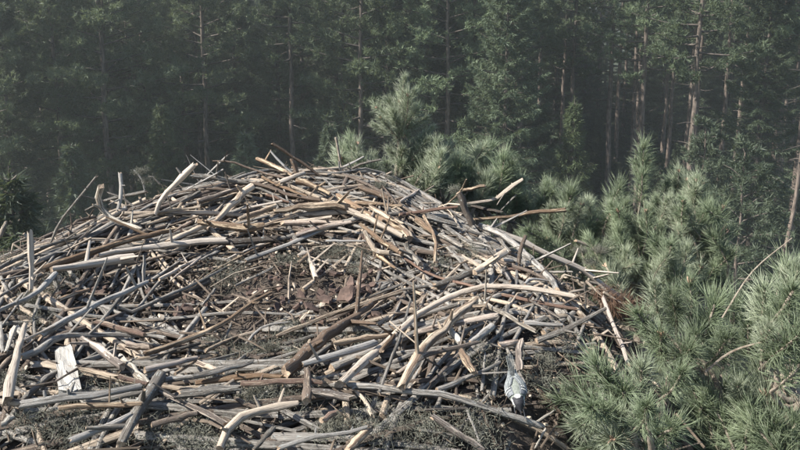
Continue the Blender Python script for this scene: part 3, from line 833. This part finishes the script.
def flakes():
    """loose plates of pine bark in the cup, and pale chips of wood"""
    rg = random.Random(41)
    def plate(c, size, thick, mat, name, tilt=.35):
        n = rg.randint(5, 7); up = unit([rg.gauss(0, tilt), rg.gauss(0, tilt), 1]); u = unit(np.cross(up, [rg.uniform(-1, 1), rg.uniform(-1, 1), .1])); v = np.cross(up, u)
        asp = rg.uniform(.45, .8); V = []
        ang = [6.283 * k / n + rg.uniform(-.3, .3) for k in range(n)]; rad = [rg.uniform(.7, 1.15) * size for _ in range(n)]
        for s in (1, -1):
            for a, r in zip(ang, rad):
                V.append(u * math.cos(a) * r + v * math.sin(a) * r * asp + up * (s * thick + rg.uniform(-.3, .3) * thick))
        V.append(up * thick * 1.6); F = []
        for k in range(n):
            q = (k + 1) % n
            F += [(2 * n, k, q), (k, n + k, n + q), (k, n + q, q)]
        F += [(n, n + k + 1, n + k) for k in range(1, n - 1)]
        g = Geo(); g.add(V, F)
        o = link(name, g.mesh(name, [mat], smooth=False), nest); o.location = Vector(c) - NO
    zone = [(190, 307, .028), (182, 300, .02), (105, 292, .03), (95, 288, .022), (330, 275, .022), (322, 272, .02), (340, 290, .03), (355, 286, .03), (325, 293, .028), (300, 298, .03), (285, 303, .022), (315, 318, .018), (305, 322, .016), (360, 292, .02), (70, 290, .025), (318, 299, .045), (345, 294, .042), (366, 288, .03), (300, 305, .03), (330, 303, .03), (352, 299, .025), (180, 312, .03), (197, 303, .025)]
    for px, py, s in zone:
        for _ in range(2): plate(on_nest(px + rg.gauss(0, 5), py + rg.gauss(0, 3), .010 + rg.uniform(0, .008))[0], s * rg.uniform(.35, .8), .0035, M_FLAKE, 'bark_flake', .5)
    for _ in range(70):
        px, py = rg.gauss(290, 75), rg.gauss(285, 32)
        p = on_nest(px, py, .006)[0]
        if p is not None: plate(p, rg.uniform(.007, .022), .003, M_FLAKE, 'bark_flake')
    for px, py, s in [(163, 317, .018), (155, 325, .010), (185, 333, .012), (192, 329, .008), (310, 313, .016), (303, 318, .012), (322, 305, .010), (255, 293, .011), (266, 290, .009), (340, 306, .008), (85, 345, .012), (60, 280, .014)]:
        plate(on_nest(px, py, .014)[0], s, .003, M_CHIP, 'wood_chip', .6)
    for _ in range(130):
        px, py = (rg.gauss(260, 85), rg.gauss(290, 32)) if rg.random() < .7 else (rg.uniform(0, 560), rg.uniform(235, 440))
        p = on_nest(px, py, .008)[0]
        if p is not None: plate(p, rg.uniform(.003, .0095), .002, M_CHIP, 'wood_chip', .6)
flakes()

# ------------------------------------------------------------------ the pine that carries the nest
pine = empty('pine_tree', (NX, NY, 0))
tag(pine, 'pine whose pale blue-green shoots grow up all round the stick nest', 'tree')
PO = Vector(pine.location)
def build_nest_trunk():
    rg = random.Random(2); g = Geo()
    zs = np.linspace(-.3, CAM_Z - 1.75, 14)
    tube(g, np.stack([NX + .05 * np.sin(zs), NY + .05 * np.cos(zs * .8), zs], 1), np.linspace(.27, .13, 14), 12, rg, .06)
    link('trunk', g.mesh('trunk', [M_TRUNK], PO), pine)
build_nest_trunk()

def shoot_mesh(seed, L=.17, nl=.068, n=230, mat=None, w=.00145, bud=True):
    """one leafy shoot along +Z from its foot at the origin"""
    rg = random.Random(seed); npr = np.random.default_rng(seed); g = Geo()
    bx, by = rg.uniform(-.012, .012), rg.uniform(-.012, .012)
    P = catmull([(0, 0, 0), (bx, by, L * .5), (0, 0, L)], 6)
    tube(g, P, np.linspace(.0048, .0032, 6), 6, rg, .1, 1)
    t = npr.uniform(.12, 1, n) ** .75; i = np.clip((t * 5).astype(int), 0, 4); fr = (t * 5 - i)[:, None]
    b = P[i] * (1 - fr) + P[i + 1] * fr
    ph = npr.uniform(0, 6.283, n); sp = np.interp(t, [.1, .8, 1], [1.1, .8, .4]) + npr.normal(size=n) * .26
    d = np.stack([np.cos(ph) * np.sin(sp), np.sin(ph) * np.sin(sp), np.cos(sp)], 1)
    ln = nl * npr.uniform(.7, 1.12, n) * np.interp(t, [.1, .5, 1], [.85, 1.05, .95])
    bend = npr.normal(size=(n, 3)) * nl * .16 + np.array((0, 0, nl * .08))
    spikes(g, b, d, ln, w, npr, 0, bend)
    spikes(g, b, d + npr.normal(size=(n, 3)) * .12, ln * .97, w, npr, 0, bend)      # needles stand in pairs
    if bud:
        for k in range(5):
            a = k * 1.257; o = np.array((math.cos(a) * .004, math.sin(a) * .004, L)) if k else np.array((0, 0, L))
            dd = np.array((math.cos(a) * .35, math.sin(a) * .35, 1)) if k else np.array((0, 0, 1.0))
            tube(g, [o, o + dd * .006, o + dd * .014], [.003, .0034, .0008], 5, rg, .05, 2)
    return g.mesh('shoot', [mat or M_NEEDLE, M_STEM, M_BUD])

SHOOTS = [shoot_mesh(200 + i, L=.15 + .02 * (i % 3), nl=.058 + .007 * (i % 4), n=(120, 150, 185)[i % 3], bud=i in (1, 4)) for i in range(9)]
M_PALE = leaf_mat('painted_sunlit_needles', (.24, .28, .185), (.48, .52, .38), 9, .42, .36, .55, .2)  # brighter copy of the needle colour, sunlight on the leader shoots painted in
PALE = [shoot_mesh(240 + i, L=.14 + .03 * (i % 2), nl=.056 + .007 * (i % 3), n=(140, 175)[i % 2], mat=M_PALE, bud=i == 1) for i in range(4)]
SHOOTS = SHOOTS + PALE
DRY_SHOOTS = [shoot_mesh(300 + i, .13, .06, 120, M_DRY, .0016, False) for i in range(2)]

def limb_with_shoots(base_px, tips, seed, meshes=SHOOTS, scale=1.0, pull=1.0, spread=.35):
    """one limb from the trunk out under the nest and up; its twigs end in leafy shoots.
    base_px: (px, py, depth) where the twigs fan out; tips: list of (px, py, depth, (dx,dy,dz) or None)"""
    rg = random.Random(seed); g = Geo()
    B = at(base_px[0], base_px[1], base_px[2] * pull)
    root = np.array((NX, NY, CAM_Z - 1.95 - rg.uniform(0, .5)))
    o_ = unit((B - root) * np.array((1, 1, 0)))
    mid = np.array((NX, NY, root[2])) + o_ * max(.9, .75 * np.linalg.norm((B - root)[:2])) + np.array((0, 0, .12))
    if B[2] < mid[2] + .1: mid[2] = B[2] - .12
    tube(g, catmull([root, (root + mid) / 2 - np.array((0, 0, .05)), mid, B], 14), np.linspace(.05, .014, 14), 8, rg, .08)
    sh = []
    for tp in tips:
        T = at(tp[0], tp[1], tp[2] * pull)
        d = unit(T - B) * .6 + np.array((0, 0, .5)) + np.array([rg.gauss(0, spread) for _ in range(3)])
        if len(tp) > 3 and tp[3] is not None: d = np.array(tp[3], float)
        d = unit(d); s = scale * rg.uniform(.82, 1.15) * (tp[4] if len(tp) > 4 else 1)
        foot = T - d * .17 * s
        k = B + (foot - B) * .55 - d * .03 + np.array([rg.gauss(0, .012) for _ in range(3)])
        tube(g, catmull([B, k, foot], 6), np.linspace(.0085, .0046, 6), 5, rg, .1)
        sh.append((foot, d, s))
    b = link('branch', g.mesh('branch', [M_STEM], B), pine); b.location = Vector(B) - PO
    for foot, d, s in sh:
        o = link('shoot', rg.choice(meshes), b)
        o.location = Vector(foot - B); o.scale = (s, s, s)
        q = Vector(d).to_track_quat('Z', 'Y')
        o.rotation_mode = 'QUATERNION'
        o.rotation_quaternion = q @ Matrix.Rotation(rg.uniform(0, 6.28), 3, 'Z').to_quaternion()
    return b

def cloud(cx, cy, rx, ry, dep, dd, n, seed, shell=.55):
    rg = random.Random(seed); out = []
    while len(out) < n:
        x, y, z = rg.uniform(-1, 1), rg.uniform(-1, 1), rg.uniform(-1, 1)
        q = x * x + y * y + z * z
        if q > 1 or (q < shell * shell and rg.random() < .7): continue
        out.append((cx + x * rx, cy + y * ry, dep + z * dd))
    return out

UP = (0, -.1, 1)
# leader standing up behind the nest
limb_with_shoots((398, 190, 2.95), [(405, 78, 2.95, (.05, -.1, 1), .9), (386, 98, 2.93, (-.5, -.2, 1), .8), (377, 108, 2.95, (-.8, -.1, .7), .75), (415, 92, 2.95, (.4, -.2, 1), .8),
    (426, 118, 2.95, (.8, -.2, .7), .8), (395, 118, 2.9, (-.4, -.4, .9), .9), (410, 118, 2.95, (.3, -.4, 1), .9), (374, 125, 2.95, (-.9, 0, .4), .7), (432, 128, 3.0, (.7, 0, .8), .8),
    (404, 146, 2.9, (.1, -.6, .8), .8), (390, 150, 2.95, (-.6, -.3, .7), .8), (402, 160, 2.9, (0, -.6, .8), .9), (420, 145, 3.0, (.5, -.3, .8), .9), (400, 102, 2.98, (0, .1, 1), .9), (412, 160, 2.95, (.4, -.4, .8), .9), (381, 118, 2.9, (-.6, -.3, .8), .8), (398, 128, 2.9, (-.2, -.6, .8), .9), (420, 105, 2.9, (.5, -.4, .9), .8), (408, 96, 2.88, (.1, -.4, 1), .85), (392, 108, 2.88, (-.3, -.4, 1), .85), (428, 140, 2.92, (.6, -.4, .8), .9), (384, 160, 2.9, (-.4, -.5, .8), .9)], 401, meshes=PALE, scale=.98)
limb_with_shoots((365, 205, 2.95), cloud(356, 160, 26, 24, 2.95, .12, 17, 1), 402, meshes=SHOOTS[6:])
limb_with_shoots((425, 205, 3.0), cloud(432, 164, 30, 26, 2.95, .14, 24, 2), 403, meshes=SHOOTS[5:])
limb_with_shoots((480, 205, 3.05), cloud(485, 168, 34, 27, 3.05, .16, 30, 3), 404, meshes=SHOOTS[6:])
limb_with_shoots((512, 220, 3.05), cloud(508, 195, 24, 24, 3.05, .14, 12, 4), 405)
limb_with_shoots((540, 235, 3.15), cloud(540, 195, 14, 18, 3.15, .1, 8, 5), 406)
limb_with_shoots((570, 250, 2.95), cloud(572, 215, 30, 27, 2.95, .2, 24, 6), 407)
limb_with_shoots((560, 275, 2.75), cloud(555, 245, 38, 22, 2.8, .15, 16, 7), 408)
# round bush to the right of the nest
limb_with_shoots((640, 260, 3.0), cloud(640, 215, 36, 34, 2.95, .25, 26, 8) + [(643, 150, 2.95, UP, .9), (635, 160, 2.95, (-.3, 0, 1), .8), (650, 162, 2.95, (.3, 0, 1), .8), (642, 178, 2.9, UP, .9)], 409)
limb_with_shoots((690, 260, 3.0), cloud(688, 215, 38, 36, 3.0, .25, 26, 9) + [(679, 172, 3.0, UP, 1), (668, 180, 3.0, UP, .9)], 410)
limb_with_shoots((665, 290, 2.8), cloud(665, 252, 56, 28, 2.75, .25, 26, 10), 411)
limb_with_shoots((710, 285, 2.9), cloud(714, 248, 22, 24, 2.85, .2, 9, 11), 412)
limb_with_shoots((610, 290, 2.7), cloud(612, 255, 26, 22, 2.75, .15, 12, 12), 413)
# near boughs on the right
TOC = (-.15, -.75, .55)
limb_with_shoots((655, 470, 1.45), [(646, 409, 1.34, (-.1, -.65, .75), 1.0), (594, 409, 1.42, (-.55, -.6, .6), .95), (680, 375, 1.5, (.05, -.6, .8), .95), (622, 385, 1.55, (-.3, -.3, .9), .95),
    (612, 440, 1.4, (-.4, -.7, .5), .9), (670, 430, 1.45, (.2, -.6, .7), .9), (575, 385, 1.6, (-.6, -.2, .8), .9), (642, 360, 1.62, (-.1, -.2, 1), 1.0), (590, 450, 1.5, (-.5, -.6, .4), .9), (572, 425, 1.45, (-.7, -.5, .4), .9), (565, 402, 1.6, (-.7, -.2, .6), .9), (600, 372, 1.6, (-.5, -.1, .9), .9), (618, 412, 1.45, (-.3, -.6, .7), .9)], 414, scale=.9, pull=.86)
limb_with_shoots((720, 400, 1.75), [(655, 285, 1.78, (-.3, -.1, 1), 1.0), (690, 282, 1.8, (0, 0, 1), .95), (672, 300, 1.75, (-.25, -.3, .9), .95), (715, 305, 1.75, (.1, -.2, 1), 1.0), (640, 318, 1.72, (-.5, -.3, .8), .9),
    (700, 330, 1.65, (0, -.5, .8), 1.0), (662, 335, 1.65, (-.3, -.5, .7), 1.0), (730, 335, 1.65, (.1, -.5, .8), 1.0), (735, 300, 1.8, (.1, 0, 1), 1.0), (690, 350, 1.6, (-.1, -.6, .7), 1.0)], 415)
limb_with_shoots((800, 400, 1.6), [(790, 295, 1.55, (.0, -.55, .8), 1.1), (765, 290, 1.65, (-.3, -.2, 1), 1.0), (800, 260, 1.7, (.1, 0, 1), 1.0), (770, 330, 1.55, (-.2, -.5, .8), 1.0), (795, 340, 1.5, (0, -.6, .7), 1.0),
    (748, 320, 1.7, (-.3, -.3, .9), 1.0), (785, 275, 1.75, (0, 0, 1), 1.0), (812, 300, 1.55, (.3, -.2, .9), 1.0), (815, 345, 1.5, (.3, -.3, .8), 1.0)], 416)
limb_with_shoots((760, 470, 1.65), cloud(745, 400, 58, 44, 1.75, .18, 17, 13), 417)
limb_with_shoots((700, 480, 1.75), cloud(680, 420, 60, 40, 1.85, .15, 12, 14), 418)
limb_with_shoots((800, 480, 1.5), cloud(785, 430, 30, 30, 1.6, .12, 6, 15), 419)
limb_with_shoots((600, 400, 1.95), cloud(595, 365, 38, 22, 1.95, .12, 14, 16), 420)
limb_with_shoots((640, 330, 1.95), [(640, 300, 1.92, (.6, -.4, .4), .9), (655, 308, 1.95, (.8, -.2, .1), .9), (622, 305, 1.92, (.1, -.6, .2), .9), (630, 318, 1.9, (.5, -.6, -.3), .9), (648, 318, 1.9, (.8, -.3, -.4), .9)], 422, DRY_SHOOTS)

def bare_twigs():
    """bare dead twigs of the same pine"""
    for pts, w, seed in (([(336, 137, 2.85), (340, 160, 2.85), (346, 188, 2.83)], 3, 1), ([(722, 318, 1.7), (752, 272, 1.72), (792, 238, 1.75)], 1.5, 2),
                         ([(652, 452, 1.2), (649, 430, 1.18), (646, 412, 1.16)], 7, 3), ([(705, 372, 1.6), (735, 350, 1.62), (790, 336, 1.6)], 2.6, 4)):
        rg = random.Random(seed); g = Geo(); P = np.array([at(*p) for p in pts])
        tube(g, catmull(P, 9), np.linspace(1, .6, 9) * w * .5 * pts[0][2] / FPX, 6, rg, .12, 0)
        o = link('branch', g.mesh('branch', [M_STEM], P[0]), pine); o.location = Vector(P[0]) - PO
bare_twigs()

# ------------------------------------------------------------------ the small bird at the nest's edge
def build_bird():
    rg = random.Random(4)
    m_black, m_white = plain_mat('black_plumage', (.012, .012, .014), (.03, .03, .034), 300, .6, bump=.2, dist=.001), plain_mat('white_plumage', (.32, .32, .30), (.48, .48, .45), 300, .8, bump=.2, dist=.001)
    m_back = plain_mat('olive_grey_plumage', (.10, .11, .095), (.22, .235, .205), 260, .8, bump=.3, dist=.001)
    m_buff = plain_mat('buff_plumage', (.42, .38, .30), (.56, .52, .44), 260, .8, bump=.3, dist=.001)
    m_wing = plain_mat('grey_flight_feathers', (.05, .055, .06), (.17, .18, .19), 200, .6, bump=.3, dist=.001)
    m_edge = plain_mat('pale_edged_feathers', (.13, .14, .135), (.25, .265, .25), 200, .7, bump=0)
    m_leg = plain_mat('leg_skin', (.05, .055, .06), (.10, .10, .11), 300, .6, bump=0)
    perch = BIRD_PERCH
    S = min(perch, key=lambda q: abs((q - CAMP)[0] / np.dot(q - CAMP, C_F) * FPX + 400 - 512))
    dep = float(np.dot(S - CAMP, C_F))
    C = at(516, 392, dep - .012)
    fwd = unit(np.array((.08, -.86, -.46))); dor = unit(np.array((-.12, -.5, .8))); dor = unit(dor - fwd * np.dot(dor, fwd)); lat = np.cross(dor, fwd)
    root = empty('bird', C)
    tag(root, 'small black-capped bird with white cheeks and nape, tail raised, perched on a long grey stick', 'bird')
    root.scale = (.78, .78, .78)
    W = lambda x, y, z: fwd * x + lat * y + dor * z
    # body with head: rings along the axis  (x, half width, half height, centre z)
    prof = [(-.040, .004, .003, .004), (-.034, .010, .008, .004), (-.022, .018, .016, .001), (-.008, .0228, .0215, -.001), (.006, .0225, .021, .000), (.018, .0175, .017, .004), (.025, .0145, .0145, .007),
            (.032, .0145, .0145, .009), (.039, .0125, .0125, .009), (.045, .0075, .008, .008), (.0485, .0030, .0034, .0065), (.0535, .0016, .0018, .0055), (.058, .0002, .0002, .005)]
    xs = np.array([p[0] for p in prof]); xx = np.concatenate([np.linspace(-.040, .045, 60), [.0485, .051, .0535, .058]])
    k = 48; V = []; info = []
    for x in xx:
        w, h, z = (np.interp(x, xs, [p[i] for p in prof]) for i in (1, 2, 3))
        for j in range(k):
            a = 2 * math.pi * j / k
            V.append(W(x, math.cos(a) * w, z + math.sin(a) * h)); info.append((x, a))
    F, M = [], []
    def mat_of(x, a):
        s, c = math.sin(a), abs(math.cos(a))
        if x > .046: return 0                                  # bill
        if x > .014:
            if ((x - .0215) / .0052) ** 2 + ((a - math.pi / 2) / .46) ** 2 < 1: return 1           # nape patch
            if -.62 < s < .5 and .020 < x < .0405: return 1   # cheeks
            if x > .020: return 0
            return 0 if s < -.3 else 2
        if s > .15: return 2
        return 3
    for i in range(len(xx) - 1):
        for j in range(k):
            a, b = i * k + j, i * k + (j + 1) % k
            x, an = (xx[i] + xx[i + 1]) / 2, 2 * math.pi * (j + .5) / k
            F += [(a, b, b + k), (a, b + k, a + k)]; M += [mat_of(x, an)] * 2
    g = Geo(); g.add(V, F, M)
    link('body', g.mesh('body', [m_black, m_white, m_back, m_buff]), root)
    g = Geo()                                                 # tail: overlapping feathers
    for q in range(-3, 4):
        sp = q * .0017; b0 = W(-.030, sp, .006 - abs(q) * .0006); tipx = -.083 + abs(q) * .0012
        e = W(tipx + .008, sp + q * .0009, .040 - abs(q) * .0006)
        P = [b0, (b0 + e) / 2, e]
        tube(g, P, [.0022, .0028, .0024], 6, rg, 0, q % 2, flat=.25)
    link('tail', g.mesh('tail', [m_wing, m_edge]), root)
    for s in (1, -1):                                         # folded wings
        g = Geo(); n, m = 14, 8; V = []
        for i in range(n):
            t = i / (n - 1); x = .016 - .066 * t; wd = .0125 * math.sin(math.pi * min(1, t * .8 + .18)) ** .7 * (1 - .6 * t) + .0015
            bw, bh, bz = (np.interp(x, xs, [p[q] for p in prof]) for q in (1, 2, 3)) if x > -.036 else (.008 * (1 - (t - .78) * 2), .006, .004)
            for j in range(m + 1):
                a = math.radians(8 + 62 * j / m) if True else 0
                V.append(W(x, s * (math.cos(a) * bw * 1.07 + .0012), bz + math.sin(a) * bh * (1.0 - .25 * t) + .0014))
            for j in range(m, -1, -1):
                a = math.radians(8 + 62 * j / m)
                V.append(W(x, s * (math.cos(a) * bw * .95), bz + math.sin(a) * bh * .9))
        c = 2 * (m + 1); F = []
        for i in range(n - 1):
            for j in range(c):
                a, b = i * c + j, i * c + (j + 1) % c
                F += [(a, b, b + c), (a, b + c, a + c)] if s > 0 else [(a, b + c, b), (a, a + c, b + c)]
        g.add(V, F)
        def on_wing(x, deg, out):                             # point just off the flank
            bw, bh, bz = (np.interp(max(x, -.03), xs, [p[q] for p in prof]) for q in (1, 2, 3)); a = math.radians(deg)
            sh = np.interp(x, [-.055, -.03], [.45, 1.0])
            return W(x, s * (math.cos(a) * bw * 1.08 * sh + out), bz + math.sin(a) * bh * sh + out)
        for q in range(7):                                    # flight feathers
            d0 = 12 + q * 9
            P = [on_wing(.004 - q * .002, d0 + 4, .0016), on_wing(-.014, d0 + 8, .0022), on_wing(-.032 + q * .001, d0 + 22, .0026), on_wing(-.052 + q * .004, d0 + 38, .003)]
            tube(g, catmull(P, 8), [.0016, .0021, .0023, .0023, .0022, .002, .0016, .0006], 5, rg, 0, q % 2, flat=.5)
        for x in (.008, .001):                                # two pale wing bars
            for q in range(6):
                c = on_wing(x - q * .0007, 10 + q * 10, .0018); tube(g, [c + fwd * .0014, c, c - fwd * .0018], [.0008, .0016, .0007], 5, rg, 0, 2)
        link('wing', g.mesh('wing', [m_wing, m_edge, m_white]), root)
        g = Geo(); hip = W(-.002, s * .009, -.016); ft = (S - C) / .78 + np.array((s * .011, 0, .006)) ; kn = (hip + ft) / 2 - fwd * .006
        tube(g, catmull([hip, kn, ft], 6), [.0022, .0016, .0013, .0012, .0011, .0011], 6, rg)
        for q in (-1, 0, 1):
            tube(g, [ft, ft + np.array((q * .004, -.005, .0012)), ft + np.array((q * .006, -.008, -.004))], [.0011, .001, .0005], 5, rg)
        tube(g, [ft, ft + np.array((0, .006, .001)), ft + np.array((0, .009, -.004))], [.0011, .001, .0005], 5, rg)
        link('leg', g.mesh('leg', [m_leg]), root)
        g = Geo(); ec = W(.0375, s * .0122, .0125); P = [ec - lat * s * .001, ec + lat * s * .0006, ec + lat * s * .0014]
        tube(g, P, [.0018, .0016, .0006], 8, rg); link('eye', g.mesh('eye', [m_black]), root)
build_bird()

# ------------------------------------------------------------------ morning haze in the clearing
def build_haze():
    m = bpy.data.materials.new('haze'); m.use_nodes = True; nt = m.node_tree; nt.nodes.clear()
    out = nt.nodes.new('ShaderNodeOutputMaterial'); v = nt.nodes.new('ShaderNodeVolumePrincipled')
    v.inputs['Color'].default_value = (.90, .97, .95, 1); v.inputs['Density'].default_value = .0014; v.inputs['Anisotropy'].default_value = .35
    nt.links.new(v.outputs[0], out.inputs['Volume'])
    x0, x1, y0, y1, z0, z1 = -720, 720, -690, 780, -1.6, 30
    V = [(x, y, z) for z in (z0, z1) for y in (y0, y1) for x in (x0, x1)]
    F = [(0, 2, 3), (0, 3, 1), (4, 5, 7), (4, 7, 6), (0, 1, 5), (0, 5, 4), (2, 6, 7), (2, 7, 3), (0, 4, 6), (0, 6, 2), (1, 3, 7), (1, 7, 5)]
    o = link('haze', mesh_np('haze', V, F, [m], smooth=False)); o['kind'] = 'stuff'
build_haze()
